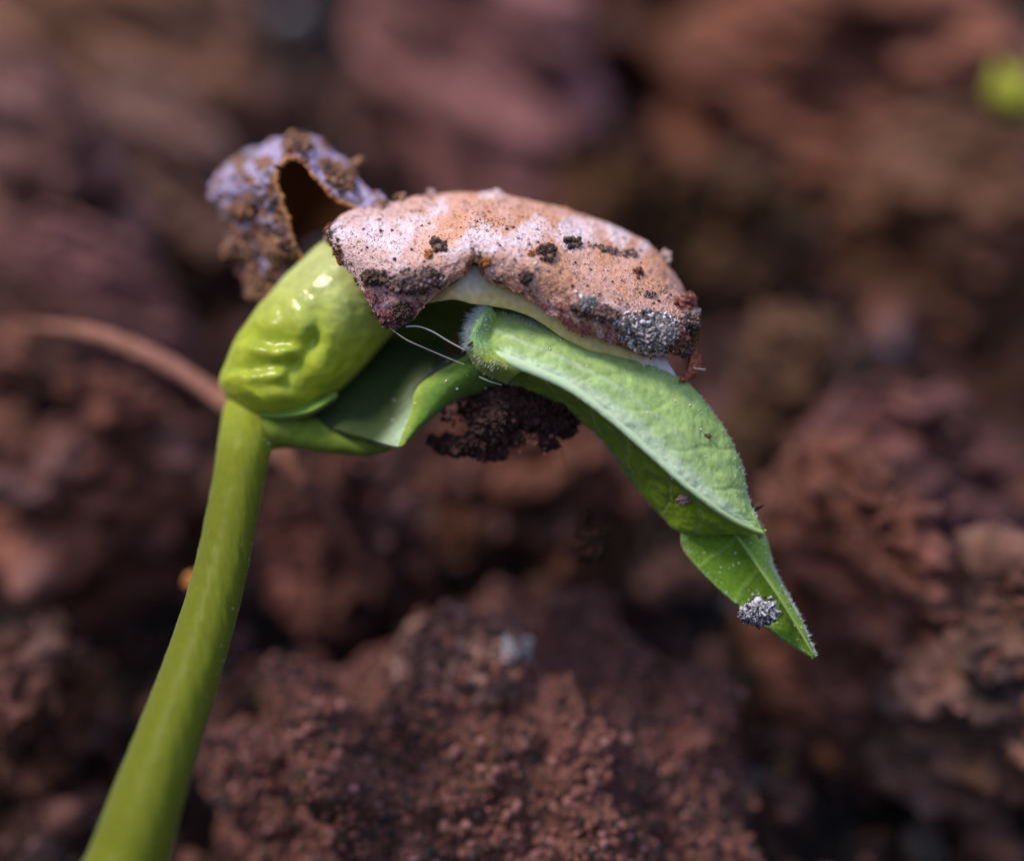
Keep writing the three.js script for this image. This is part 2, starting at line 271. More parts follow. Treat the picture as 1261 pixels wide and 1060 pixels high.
const segd = (px, py, a) => { let d = 1e9; for (let i = 0; i + 1 < a.length; i++) { const [x0, y0] = a[i], [x1, y1] = a[i + 1], t = clamp(((px - x0) * (x1 - x0) + (py - y0) * (y1 - y0)) / ((x1 - x0) ** 2 + (y1 - y0) ** 2)); d = Math.min(d, Math.hypot(px - x0 - t * (x1 - x0), py - y0 - t * (y1 - y0))); } return d; };
const BUMPS = [[312, 432, 20, 9, 7], [336, 438, 26, 9, 6], [345, 395, 30, 22, 6], [376, 394, 18, 20, 6], [412, 405, 22, 36, 7], [306, 466, 24, 8, 6], [342, 462, 16, 9, 8], [390, 446, 18, 22, 7], [330, 490, 50, 14, 5], [395, 345, 26, 22, 3], [330, 406, 15, 12, 5], [362, 372, 14, 13, 5], [372, 412, 11, 11, 5], [354, 431, 12, 7, 4], [296, 446, 12, 7, 4], [396, 462, 15, 17, 6], [352, 484, 20, 10, 4], [418, 372, 18, 24, 4]];
const CREASES = [[[[284, 450], [312, 453], [345, 449], [360, 446]], 6, 4], [[[356, 460], [370, 448], [383, 432], [388, 418]], 6, 8], [[[388, 418], [392, 402], [390, 385]], 7, 5], [[[322, 416], [352, 420], [378, 418]], 8, 3]];
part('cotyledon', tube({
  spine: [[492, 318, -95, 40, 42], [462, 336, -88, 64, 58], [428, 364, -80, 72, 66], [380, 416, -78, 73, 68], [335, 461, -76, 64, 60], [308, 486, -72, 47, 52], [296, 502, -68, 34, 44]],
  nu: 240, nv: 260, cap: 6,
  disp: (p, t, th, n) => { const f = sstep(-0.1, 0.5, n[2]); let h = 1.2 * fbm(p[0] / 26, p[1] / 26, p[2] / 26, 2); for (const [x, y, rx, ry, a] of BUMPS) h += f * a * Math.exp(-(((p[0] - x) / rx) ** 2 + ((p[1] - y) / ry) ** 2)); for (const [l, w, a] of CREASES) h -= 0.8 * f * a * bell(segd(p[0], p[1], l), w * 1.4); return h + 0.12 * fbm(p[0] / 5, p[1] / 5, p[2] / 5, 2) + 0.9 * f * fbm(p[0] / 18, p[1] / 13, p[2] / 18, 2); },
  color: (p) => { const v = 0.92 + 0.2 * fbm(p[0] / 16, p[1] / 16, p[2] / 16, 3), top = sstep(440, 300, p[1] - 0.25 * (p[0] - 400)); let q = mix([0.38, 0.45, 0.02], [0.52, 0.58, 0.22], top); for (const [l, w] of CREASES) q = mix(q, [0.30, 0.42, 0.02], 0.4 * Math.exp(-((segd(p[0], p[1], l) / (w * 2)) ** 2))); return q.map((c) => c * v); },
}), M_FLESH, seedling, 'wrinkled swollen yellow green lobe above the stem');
part('bract', sheet({
  rows: [[[322, 502, -60], [345, 503, -46], [380, 497, -40], [412, 482, -44]], [[318, 509, -48], [345, 512, -34], [382, 506, -28], [416, 487, -38]], [[316, 514, -58], [345, 517, -46], [380, 512, -40], [410, 495, -52]]],
  nu: 60, nv: 16, thick: 4, color: (p, u, v) => mix([0.16, 0.28, 0.03], [0.30, 0.42, 0.12], sstep(0.4, 0.9, v)),
}), M_LEAF, seedling, 'thin pale green lip below the swollen lobe');
part('stalk', tube({
  spine: [[300, 536, -66, 24, 24], [322, 532, -68, 25, 25], [352, 530, -70, 22, 22], [400, 538, -66, 20, 20], [448, 546, -52, 15, 16], [482, 545, -36, 9, 9], [498, 536, -26, 5, 5]],
  nu: 80, nv: 36, cap: 4, disp: (p) => 0.8 * fbm(p[0] / 20, p[1] / 20, p[2] / 20, 2), color: (p) => [0.15, 0.22, 0.02].map((c) => c * (0.9 + 0.3 * fbm(p[0] / 12, p[1] / 12, p[2] / 12, 2))),
}), M_STEM, seedling);
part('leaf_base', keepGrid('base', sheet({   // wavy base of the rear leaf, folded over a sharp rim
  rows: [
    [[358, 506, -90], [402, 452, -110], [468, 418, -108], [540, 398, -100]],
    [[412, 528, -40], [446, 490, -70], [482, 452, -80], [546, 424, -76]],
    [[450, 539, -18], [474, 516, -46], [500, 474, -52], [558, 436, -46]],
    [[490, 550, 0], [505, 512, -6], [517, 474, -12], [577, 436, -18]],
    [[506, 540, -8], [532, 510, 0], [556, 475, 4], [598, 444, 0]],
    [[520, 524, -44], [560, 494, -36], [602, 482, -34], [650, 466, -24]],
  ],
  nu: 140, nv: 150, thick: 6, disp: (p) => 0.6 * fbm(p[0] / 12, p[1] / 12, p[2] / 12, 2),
  color: (p, u, v) => { const c = v < 0.6 ? mix([0.022, 0.046, 0.005], [0.50, 0.66, 0.42], sstep(0.42, 0.61, v) * sstep(0.75, 0.1, u)) : mix([0.30, 0.42, 0.06], [0.13, 0.25, 0.03], sstep(0.6, 0.72, v)); return c.map((x) => x * (0.92 + 0.2 * fbm(p[0] / 8, p[1] / 8, p[2] / 8, 2))); },  // inner face darkened in the colour, standing in for shade of the hollow
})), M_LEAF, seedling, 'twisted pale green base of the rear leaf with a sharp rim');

// seed half inside the coat: its pale rim shows below the torn edge, its inner face is painted dark green for the shade inside
const rimTop = [[474, 350, -10], [512, 358, 5], [556, 352, 26], [583, 330, 34], [612, 350, 28], [650, 366, 26], [690, 392, 26], [722, 411, 22], [757, 424, 16], [795, 440, 6], [822, 442, -6]];
const rimLow = [[480, 374, -10], [516, 374, 4], [556, 368, 22], [583, 372, 26], [615, 377, 22], [652, 388, 22], [692, 414, 20], [724, 430, 18], [760, 440, 10], [800, 458, 0], [840, 474, -10]];
const off = (l, y, z) => l.map((p) => [p[0], p[1] + y, p[2] + z]);
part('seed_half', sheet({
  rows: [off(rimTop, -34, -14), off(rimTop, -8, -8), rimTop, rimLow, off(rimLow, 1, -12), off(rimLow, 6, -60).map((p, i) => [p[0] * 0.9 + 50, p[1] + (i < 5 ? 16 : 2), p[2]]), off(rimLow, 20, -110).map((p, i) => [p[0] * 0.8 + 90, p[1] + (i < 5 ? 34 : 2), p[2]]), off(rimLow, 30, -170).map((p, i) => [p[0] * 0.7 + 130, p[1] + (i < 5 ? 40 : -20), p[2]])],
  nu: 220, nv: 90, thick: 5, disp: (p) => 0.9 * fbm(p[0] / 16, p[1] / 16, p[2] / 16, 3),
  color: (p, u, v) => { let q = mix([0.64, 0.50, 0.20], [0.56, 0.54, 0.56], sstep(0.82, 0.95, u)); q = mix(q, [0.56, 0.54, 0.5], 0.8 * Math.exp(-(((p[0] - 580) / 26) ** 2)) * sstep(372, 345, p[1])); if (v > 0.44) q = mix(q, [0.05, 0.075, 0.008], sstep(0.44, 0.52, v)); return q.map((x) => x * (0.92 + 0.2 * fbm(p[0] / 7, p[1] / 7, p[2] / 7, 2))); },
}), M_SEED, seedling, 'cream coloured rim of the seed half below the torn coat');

// front leaf
let front_data, tip_data, ear_data;
const leafU = [[596, 374, -6], [650, 392, -6], [712, 414, -4], [790, 441, -4], [856, 482, -2], [903, 548, 0], [919, 604, 8], [940, 656, 30]];
const leafR = [[592, 428, 34], [640, 447, 46], [700, 474, 54], [752, 512, 58], [803, 557, 58], [852, 601, 54], [902, 637, 46], [941, 656, 34]];
const leafL = [[580, 440, 10], [622, 470, -8], [680, 493, -24], [727, 529, -34], [766, 576, -40], [807, 628, -34], [846, 655, -12], [938, 658, 30]];
const between = (a, b, t, bulge) => a.map((p, i) => { const e = Math.sin(Math.PI * Math.min(1, i / (a.length - 1))) ** 0.5; return [lerp(p[0], b[i][0], t), lerp(p[1], b[i][1], t), lerp(p[2], b[i][2], t) + bulge * e]; });
const shiftz = (l, z) => l.map((p) => [p[0], p[1], p[2] + z]);
const vein = (u, v) => { const k = u * 7 - Math.abs(v - 0.47) * 3.2 + 0.25 * n3(u * 6, v * 6, 5), w = Math.abs(k - Math.round(k)); return bell(w, 0.05) * sstep(0.04, 0.1, Math.abs(v - 0.47)) * sstep(0.0, 0.12, v) * sstep(0.9, 0.8, v); };
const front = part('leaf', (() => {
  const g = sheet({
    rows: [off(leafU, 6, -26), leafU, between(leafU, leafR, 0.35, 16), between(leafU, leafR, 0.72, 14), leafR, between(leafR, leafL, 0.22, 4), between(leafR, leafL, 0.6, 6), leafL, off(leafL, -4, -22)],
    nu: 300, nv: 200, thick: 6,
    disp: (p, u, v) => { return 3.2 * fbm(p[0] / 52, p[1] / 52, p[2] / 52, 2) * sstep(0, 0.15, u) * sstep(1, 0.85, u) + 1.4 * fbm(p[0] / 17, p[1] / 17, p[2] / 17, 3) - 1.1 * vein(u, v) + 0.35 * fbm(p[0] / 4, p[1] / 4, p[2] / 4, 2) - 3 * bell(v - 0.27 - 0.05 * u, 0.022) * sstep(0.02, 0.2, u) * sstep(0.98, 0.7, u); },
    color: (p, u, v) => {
      const up = sstep(0.52, 0.46, v); let q = mix([0.22, 0.36, 0.012], [0.35, 0.51, 0.17], up);  // upper half coloured paler as if lit, lower half deeper as if shaded
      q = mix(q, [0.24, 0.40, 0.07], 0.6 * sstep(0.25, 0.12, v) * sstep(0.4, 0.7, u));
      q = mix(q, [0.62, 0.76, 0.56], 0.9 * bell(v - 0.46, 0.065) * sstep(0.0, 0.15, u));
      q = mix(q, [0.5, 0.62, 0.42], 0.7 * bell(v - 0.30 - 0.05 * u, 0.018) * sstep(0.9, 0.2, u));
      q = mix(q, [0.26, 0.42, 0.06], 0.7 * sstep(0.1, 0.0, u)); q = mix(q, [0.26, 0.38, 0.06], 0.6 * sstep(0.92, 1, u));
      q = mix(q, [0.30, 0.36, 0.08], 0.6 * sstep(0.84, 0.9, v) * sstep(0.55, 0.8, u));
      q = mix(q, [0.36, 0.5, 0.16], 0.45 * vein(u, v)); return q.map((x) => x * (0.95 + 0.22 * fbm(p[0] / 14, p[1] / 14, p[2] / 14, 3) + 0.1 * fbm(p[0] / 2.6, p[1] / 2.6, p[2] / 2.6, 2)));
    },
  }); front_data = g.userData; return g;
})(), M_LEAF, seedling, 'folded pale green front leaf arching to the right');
part('midrib', tube({ spine: leafR.map((p, i) => [p[0], p[1] + 2, p[2] - 2, lerp(7, 3, i / 7), 5]), nu: 120, nv: 16, cap: 1, disp: (p) => 0.5 * fbm(p[0] / 6, p[1] / 6, 0, 2), color: (p, t) => mix([0.56, 0.72, 0.48], [0.36, 0.5, 0.14], sstep(0.6, 1, t)) }), M_LEAF, front);
// hairy ear where the leaf is folded over at its base
const ear = part('leaf_fold', (() => {
  const g = sheet({
    rows: [
      [[601, 371, 8], [586, 384, 16], [575, 404, 18], [573, 428, 18], [590, 456, 16], [624, 473, 10]],
      [[605, 376, 18], [594, 392, 30], [586, 408, 36], [586, 428, 40], [602, 448, 42], [636, 462, 38]],
      [[609, 384, 14], [606, 398, 16], [606, 412, 22], [608, 426, 36], [622, 440, 44], [652, 452, 46]],
      [[611, 386, 10], [613, 398, 10], [614, 408, 14], [618, 420, 26], [634, 432, 36], [664, 440, 38]],
    ], nu: 90, nv: 60, thick: 5, flip: -1, disp: (p) => 0.7 * fbm(p[0] / 9, p[1] / 9, p[2] / 9, 3),
    color: (p, u, v) => mix(mix([0.22, 0.42, 0.16], [0.34, 0.5, 0.07], sstep(0.35, 0.75, v) * sstep(0.75, 0.35, u)), [0.34, 0.44, 0.06], sstep(0.5, 0.8, u)).map((x) => x * (0.95 + 0.2 * fbm(p[0] / 5, p[1] / 5, 0, 2))),
  }); ear_data = g.userData; return g;
})(), M_LEAF, seedling, 'hairy folded ear at the base of the front leaf');
// second leaf: only its tip hangs out below the first
const tR = [[880, 632, -8], [908, 660, 0], [936, 700, 8], [962, 738, 12], [985, 776, 14], [1004, 809, 16]];
const tU = [[936, 640, -26], [946, 668, -22], [955, 700, -16], [970, 730, -8], [990, 768, 4], [1005, 809, 14]];
const tL = [[838, 650, -18], [842, 676, -14], [872, 712, -8], [922, 756, -4], [966, 786, 4], [1003, 810, 14]];
const tip = part('leaf_tip', (() => {
  const g = sheet({
    rows: [tU, between(tU, tR, 0.5, 5), tR, between(tR, tL, 0.25, -9), between(tR, tL, 0.65, -10), tL], nu: 160, nv: 110, thick: 5,
    disp: (p, u, v) => 0.6 * fbm(p[0] / 9, p[1] / 9, p[2] / 9, 3) + 0.9 * bell(((u * 5 - v * 1.2) % 1 + 1) % 1 - 0.5, 0.06) * sstep(0.4, 0.5, v),
    color: (p, u, v) => { let q = mix([0.22, 0.38, 0.05], [0.13, 0.26, 0.012], sstep(0.38, 0.46, v)); q = mix(q, [0.2, 0.34, 0.06], 0.7 * bell(((u * 5 - v * 1.2) % 1 + 1) % 1 - 0.5, 0.05) * sstep(0.42, 0.5, v)); q = mix(q, [0.2, 0.33, 0.05], sstep(0.95, 1, v)); return q.map((x) => x * (0.95 + 0.28 * fbm(p[0] / 4, p[1] / 4, p[2] / 4, 3))); },  // right strip coloured lighter as lit, left half darker as turned from the light
  }); tip_data = g.userData; return g;
})(), M_LEAF, seedling, 'dark green pointed tip of the second leaf, hanging below the first');
part('midrib', tube({ spine: tR.map((p, i) => [p[0], p[1], p[2] + 2, lerp(3.2, 1.6, i / 5), 3]), nu: 80, nv: 12, cap: 1, color: () => [0.26, 0.40, 0.09] }), M_LEAF, tip);

// fine white hairs
const M_HAIR = mat({ roughness: 0.6, transmission: 0.3, thickness: 0 });
function hairs(list, seed, w = 0.42) {                  // list of [point, direction, length]
  const pos = [], col = [], r = rng(seed);
  for (const [p, d, len] of list) {
    const q = unit(d.map((x) => x + (r() - 0.5) * 0.7)), L = len * (0.5 + 0.8 * r()), a = unit(cross(q, [0.3, 0.2, 0.9])), b = cross(q, a), c = 0.5 + 0.3 * r();
    const bend = [(r() - 0.5) * 0.3, 0.15, 0], tipp = p.map((x, k) => x + (q[k] + bend[k]) * L), ring = [0, 1, 2].map((i) => { const t = i * 2.094; return p.map((x, k) => x - q[k] + (a[k] * Math.cos(t) + b[k] * Math.sin(t)) * w); });
    for (let i = 0; i < 3; i++) for (const v of [ring[i], ring[(i + 1) % 3], tipp]) { const g = P(...v); pos.push(g.x, g.y, g.z); col.push(c * 0.92, c, c * 1.05); }
  }
  const g = new THREE.BufferGeometry(); g.setAttribute('position', new THREE.Float32BufferAttribute(pos, 3)); g.setAttribute('color', new THREE.Float32BufferAttribute(col, 3)); g.computeVertexNormals(); return g;
}
function edgeHairs(data, v0, v1, u0, u1, count, dir, len, seed, list) {
  const r = rng(seed), { g, n, nu, nv } = data;
  for (let i = 0; i < count; i++) { const k = Math.round(lerp(v0, v1, r()) * nv) * (nu + 1) + Math.round(lerp(u0, u1, r()) * nu); list.push([g[k], unit(dir.map((x, a) => x + n[k][a] * 0.8)), len * (0.4 + 0.8 * r())]); }
}
{ const l = [], r = rng(55), sp = [[303, 532, -58, 33], [290, 610, -35, 32], [272, 700, 0, 33], [244, 800, 50, 36], [210, 900, 100, 40], [176, 1000, 140, 46]];
  for (let i = 0; i < 420; i++) { const q = cr(sp, r()), th = r() * Math.PI, d = [-Math.cos(th), -0.3, Math.sin(th)]; l.push([[q[0] + d[0] * q[3] * 0.98, q[1], q[2] + d[2] * q[3] * 0.98], unit(d), 3.2]); }
  part('hairs', hairs(l, 56), M_HAIR, stemPart, null, 'stuff'); }
{ let l = []; edgeHairs(front_data, 0, 0.18, 0.0, 0.5, 900, [-0.1, -0.8, 0.1], 9, 3, l); edgeHairs(front_data, 0, 0.2, 0.5, 0.95, 350, [0.3, -0.6, 0.1], 4, 4, l); edgeHairs(front_data, 0.15, 0.5, 0.02, 0.9, 500, [0, 0, 0.3], 2.6, 5, l); edgeHairs(front_data, 0.8, 0.9, 0.0, 0.6, 240, [-0.4, 0.8, 0.1], 3, 6, l); part('hairs', hairs(l, 9), M_HAIR, front, null, 'stuff');
  l = []; edgeHairs(ear_data, 0, 0.22, 0.02, 0.62, 520, [-0.9, -0.25, 0.15], 11, 7, l); edgeHairs(ear_data, 0, 0.06, 0.6, 1, 40, [-0.5, 0.7, 0.1], 4, 8, l); edgeHairs(ear_data, 0.2, 0.6, 0.05, 0.9, 350, [-0.3, 0, 0.3], 6, 18, l); part('hairs', hairs(l, 10), M_HAIR, ear, null, 'stuff');
  l = []; edgeHairs(tip_data, 0, 0.12, 0.0, 1, 420, [0.9, -0.3, 0.1], 5, 11, l); edgeHairs(tip_data, 0.9, 1, 0, 1, 160, [-0.7, 0.6, 0.1], 4, 12, l); part('hairs', hairs(l, 13), M_HAIR, tip, null, 'stuff'); }

// ------------------------------------------------------------------ the seed coat
const M_COAT = mat({ roughness: 0.62, specularIntensity: 0.6 });
const coatTop = [[402, 285, 0], [428, 262, -36], [470, 253, -56], [505, 245, -66], [545, 240, -72], [590, 238, -74], [622, 242, -74], [680, 253, -74], [730, 270, -72], [775, 290, -66], [808, 311, -58], [834, 344, -48], [849, 372, -36], [856, 398, -18]];
const coatMid = [[409, 302, 8], [434, 304, 20], [460, 312, 32], [494, 320, 44], [530, 316, 50], [565, 300, 52], [608, 304, 54], [664, 318, 54], [704, 342, 52], [744, 362, 50], [784, 378, 44], [816, 390, 38], [842, 402, 20], [857, 412, 2]];
const coatLow = [[418, 324, 6], [440, 350, 16], [455, 377, 20], [474, 404, 20], [508, 398, 20], [554, 352, 44], [596, 350, 46], [648, 371, 44], [688, 399, 44], [722, 417, 38], [757, 427, 34], [788, 439, 26], [822, 440, 14], [850, 440, -4]];
function mould(p) { const b = fbm(p[0] / 40, p[1] / 40, 3, 4, 0.55); const at = (x, y, rx, ry) => Math.exp(-(((p[0] - x) / rx) ** 2 + ((p[1] - y) / ry) ** 2)); return clamp(sstep(0.14, 0.78, b + 0.75 * at(575, 305, 36, 34) + 0.6 * at(662, 290, 40, 24) + 0.35 * at(450, 285, 70, 34) + 0.6 * at(720, 275, 60, 16) + 0.8 * at(775, 385, 60, 20) - 0.35 * at(610, 265, 70, 16) - 0.4 * at(800, 345, 50, 40) - 0.25 * at(690, 345, 60, 30))); }
let coat_geo;
{ const jag = (x) => 4.2 * n3(x / 9, 4.2, 0) + 2.4 * n3(x / 3.6, 9.1, 0) + 1.2 * n3(x / 1.5, 2.2, 0);
  coat_geo = sheet({
    rows: [coatTop.map((p) => [p[0] + (p[0] < 440 ? 30 : -6), p[1] + 60, p[2] - 90]), coatTop.map((p) => [p[0], p[1] + 14, p[2] - 56]), coatTop, between(coatTop, coatMid, 0.45, 22), coatMid, between(coatMid, coatLow, 0.55, 8), coatLow],
    nu: 620, nv: 300, thick: 4.5,
    warp: (u, v) => { const e = 0.016 * (n3(u * 60, v * 30, 1) + n3(u * 160, v * 60, 2)), n = u * 13; // ragged edges, and the split at the notch
      const notch = 0.17 * Math.exp(-(((n - 5.62) / 0.26) ** 2)) * sstep(0.6, 1, v); return [clamp(u + e * (u < 0.02 || u > 0.98 ? 1 : 0.2)), clamp(v - v * (0.025 + 0.009 * jag(u * 460)) * sstep(0.5, 1, v) - notch * v)]; },
    disp: (p, u, v) => 2.0 * fbm(p[0] / 34, p[1] / 34, p[2] / 34, 3) + 0.6 * ridge(p[0] / 20, p[1] / 20, p[2] / 20, 2) + 0.6 * fbm(p[0] / 6, p[1] / 6, p[2] / 6, 3) + 0.7 * fbm(p[0] / 2.4, p[1] / 2.4, p[2] / 2.4, 2) + 1.2 * mould(p) * (0.5 + fbm(p[0] / 3.4, p[1] / 3.4, p[2] / 3.4, 2)) + 5 * Math.exp(-(((p[0] - 612) / 9) ** 2 + ((p[1] - 238) / 7) ** 2)),
    color: (p, u, v) => {
      let q = mix([0.44, 0.22, 0.14], [0.48, 0.27, 0.22], sstep(-0.3, 0.4, fbm(p[0] / 30, p[1] / 30, 6, 3)));
      q = mix(q, [0.48, 0.34, 0.36], 0.8 * sstep(580, 430, p[0])); const m = mould(p);
      q = mix(q, [0.60, 0.52, 0.60], m * (0.5 + 0.35 * sstep(-0.4, 0.5, fbm(p[0] / 5, p[1] / 5, 2, 4))));
      const stain = sstep(0.72, 0.98, Math.max(v, sstep(0.86, 1, u))) * sstep(-0.25, 0.35, fbm(p[0] / 15, p[1] / 15, 11, 3) - 0.5 + 0.95 * bell(p[0] - 480, 36) + 0.9 * bell(p[0] - 730, 42) + 0.8 * bell(p[0] - 850, 22));
      q = mix(q, [0.17, 0.03, 0.035], 0.85 * stain); q = mix(q, [0.42, 0.16, 0.05], 0.8 * sstep(0.985, 1, v) * (p[0] > 590 ? 1 : 0.4));
      q = mix(q, [0.14, 0.05, 0.035], 0.6 * sstep(0.36, 0.6, fbm(p[0] / 6, p[1] / 6, 21, 3))); q = mix(q, [0.05, 0.025, 0.02], 0.85 * sstep(0.40, 0.55, fbm(p[0] / 2.6, p[1] / 2.2, 31, 2) + 0.3 * fbm(p[0] / 30, p[1] / 30, 41, 2)));
      return q.map((x) => Math.max(0.01, x * (0.95 + 0.3 * fbm(p[0] / 2.5, p[1] / 2.5, p[2] / 2.5, 3))));
    }, inside: () => [0.16, 0.06, 0.025],
  }); }
const coat = group('seed_coat', P(600, 440, 0), 'pinkish tan torn seed coat with pale mould, curled at its left end', 'seed coat');
const keep = (g, name, m, parent, label) => { const u = g.userData; const o = part(name, g, m, parent, label); g.userData = u; return o; };
keep(coat_geo, 'shell', M_COAT, coat); const coat_grid = coat_geo.userData; coat_geo.userData = {};
const flapFront = [[374, 322, -64], [363, 294, -58], [356, 266, -54], [350, 242, -50], [343, 222, -50], [346, 204, -50], [360, 194, -50], [376, 201, -50], [388, 218, -50], [408, 240, -48], [434, 254, -44], [468, 262, -40]];
const flapMid = [[350, 352, -110], [330, 322, -112], [318, 288, -112], [304, 256, -112], [296, 226, -112], [306, 200, -114], [334, 180, -116], [372, 180, -112], [402, 200, -104], [424, 224, -92], [446, 240, -78], [474, 254, -58]];
const flapBack = [[322, 380, -160], [298, 346, -165], [282, 306, -170], [270, 268, -175], [259, 238, -180], [268, 214, -184], [304, 190, -184], [362, 170, -176], [410, 188, -156], [434, 212, -132], [452, 232, -106], [480, 250, -76]];
let flap_geo = sheet({
  rows: [flapFront, between(flapFront, flapMid, 0.5, 8), flapMid, flapBack, flapBack.map((p) => [lerp(p[0], 350, 0.35), lerp(p[1], 290, 0.35), p[2] - 36]), flapBack.map((p) => [lerp(p[0], 360, 0.95), lerp(p[1], 300, 0.95), p[2] * 0.5 - 150])],
  nu: 300, nv: 200, thick: 4, flip: -1,
  warp: (u, v) => [clamp(u + 0.01 * n3(u * 40, v * 20, 3)), clamp(v + (1 - v) ** 6 * (0.02 + 0.03 * n3(u * 50, 0.3, 8) + 0.03 * n3(u * 16, 0.3, 3)))],
  disp: (p, u, v) => v > 0.75 ? 0 : 6 * fbm(p[0] / 26, p[1] / 26, p[2] / 26, 3) * sstep(0, 0.2, v) + 1.3 * billow(p[0] / 14, p[1] / 14, p[2] / 14, 2) * sstep(0.02, 0.2, v) + 1.8 * fbm(p[0] / 6, p[1] / 6, p[2] / 6, 3) * sstep(0, 0.1, v),
  color: (p, u, v) => { let q = mix([0.07, 0.04, 0.045], [0.27, 0.22, 0.37], sstep(-0.2, 0.55, fbm(p[0] / 26, p[1] / 26, 5, 3) + 0.55 * sstep(290, 215, p[1]))); q = mix(q, [0.15, 0.055, 0.025], sstep(0.05, 0.35, fbm(p[0] / 16, p[1] / 16, 15, 3) + 0.25 * sstep(240, 330, p[1]))); q = mix(q, [0.42, 0.19, 0.06], 0.8 * sstep(0.06, 0.0, v)); return q.map((x) => Math.max(0.01, x * (0.95 + 0.3 * fbm(p[0] / 3, p[1] / 3, p[2] / 3, 2)))); },
  inside: (p, u, v) => mix([0.42, 0.15, 0.03], [0.30, 0.10, 0.025], sstep(0, 0.2, v)),
});
const flap_grid = flap_geo.userData; flap_geo.userData = {};
part('curled_flap', flap_geo, mat({ roughness: 0.7, transmission: 0.08, thickness: 0 }), coat, 'torn lavender brown flap curled up like a hood, dark brown inside');
part('torn_tail', sheet({ rows: [[[842, 424, -8], [850, 440, -2], [846, 456, 6], [838, 468, 8]], [[852, 426, -14], [858, 444, -8], [856, 458, 0], [842, 470, 6]], [[858, 424, -26], [864, 444, -20], [860, 460, -14], [846, 470, -2]]], nu: 50, nv: 30, thick: 4, flip: -1, warp: (u, v) => [clamp(u + 0.05 * n3(u * 12, v * 9, 2)), clamp(v + 0.08 * n3(u * 14, v * 5, 7))], disp: (p) => 1.6 * fbm(p[0] / 4, p[1] / 4, p[2] / 4, 3), color: (p) => mix([0.30, 0.075, 0.03], [0.10, 0.03, 0.02], sstep(-0.2, 0.3, fbm(p[0] / 3, p[1] / 3, 0, 2))) }), M_COAT, coat, 'rust red torn end of the coat');
part('torn_tongue', sheet({ rows: [[[458, 378, 14], [476, 372, 20], [500, 372, 18], [516, 370, 10]], [[464, 392, 16], [480, 388, 24], [496, 388, 20], [507, 386, 14]], [[476, 405, 14], [484, 404, 20], [496, 403, 18], [503, 402, 12]]], nu: 80, nv: 60, thick: 4, warp: (u, v) => [clamp(u + 0.05 * n3(u * 12, v * 12, 5)), clamp(v + 0.07 * n3(u * 14, v * 5, 9))], disp: (p) => 3 * fbm(p[0] / 9, p[1] / 9, p[2] / 9, 3) + 1.2 * fbm(p[0] / 2.5, p[1] / 2.5, p[2] / 2.5, 2), color: (p) => mix(mix([0.17, 0.035, 0.04], [0.04, 0.02, 0.025], sstep(-0.1, 0.2, fbm(p[0] / 8, p[1] / 8, 2, 3))), [0.3, 0.26, 0.34], 0.7 * sstep(0.2, 0.5, fbm(p[0] / 3, p[1] / 3, 9, 2))) }), M_COAT, coat, 'dark red pointed tongue of the coat, crusted with soil');

// ------------------------------------------------------------------ soil stuck to coat and leaves
const M_GRAIN = mat({ roughness: 0.85, specularIntensity: 0.5 });
const geoOf = (grid) => ({ userData: grid });
const PAL = { dark: [[0.045, 0.026, 0.022], [0.075, 0.04, 0.03], [0.025, 0.017, 0.018], [0.13, 0.08, 0.06]], grey: [[0.42, 0.40, 0.44], [0.22, 0.19, 0.19], [0.08, 0.06, 0.055], [0.045, 0.03, 0.028], [0.5, 0.49, 0.54]], rust: [[0.2, 0.09, 0.045], [0.11, 0.055, 0.035], [0.28, 0.15, 0.09], [0.06, 0.03, 0.025]], mixed: [[0.06, 0.03, 0.026], [0.15, 0.07, 0.05], [0.20, 0.15, 0.15], [0.035, 0.02, 0.02]], orange: [[0.32, 0.11, 0.025], [0.2, 0.07, 0.02]], pale: [[0.4, 0.3, 0.28], [0.3, 0.2, 0.18]], red: [[0.18, 0.05, 0.035], [0.09, 0.03, 0.025], [0.26, 0.10, 0.07]] };
function grains(grid, x, y, rx, ry, count, size, pal, seed, { rise = 2, rot = 0, out = [], tall = 0 } = {}) {
  const r = rng(seed), C = PAL[pal];
  for (let i = 0; i < count; i++) {
    const a = r() * 6.283, d = Math.sqrt(r()), ex = Math.cos(a) * d * rx, ey = Math.sin(a) * d * ry, cs = Math.cos(rot), sn = Math.sin(rot);
    const f = find(geoOf(grid), x + ex * cs - ey * sn, y + ex * sn + ey * cs), s = size * (0.45 + 0.9 * r() ** 1.5), c = C[Math.floor(r() * C.length)], up = (1 - d * d) * rise + s * 0.2 + tall * r();
    const wx = (r() - 0.5) * s * 0.6, k = 0.75 + 0.5 * r();
    out.push(lump(f.p.map((v, j) => v + f.n[j] * up + (j === 0 ? wx : 0)), [s * (0.7 + 0.6 * r()), s * (0.5 + 0.5 * r()), s * (0.6 + 0.5 * r())], 1, 0.5, 1.4, r() * 50, () => c.map((v) => v * k), r() * 3));
  }
  return out;
}
function mound(grid, x, y, rx, ry, rz, pal, seed, rot = 0, sink = 0.2) {
  const f = find(geoOf(grid), x, y), C = PAL[pal];
  return lump(f.p.map((v, j) => v + f.n[j] * rz * (0.5 - sink)), [rx, ry, rz], 20, 0.55, 1.5, seed, (p) => { const t = clamp(0.5 + 0.9 * fbm(p[0] / 3.2, p[1] / 3.2, p[2] / 3.2 + seed, 3)) * (C.length - 1), i = Math.min(C.length - 2, Math.floor(t)); return mix(C[i], C[i + 1], t - i); }, rot, 5.5);
}
const stuck = (name, l, label, category, grp) => single(name, merged(l), M_GRAIN, label, category, grp);
const ON = 'soil crumbs stuck on the seed coat';
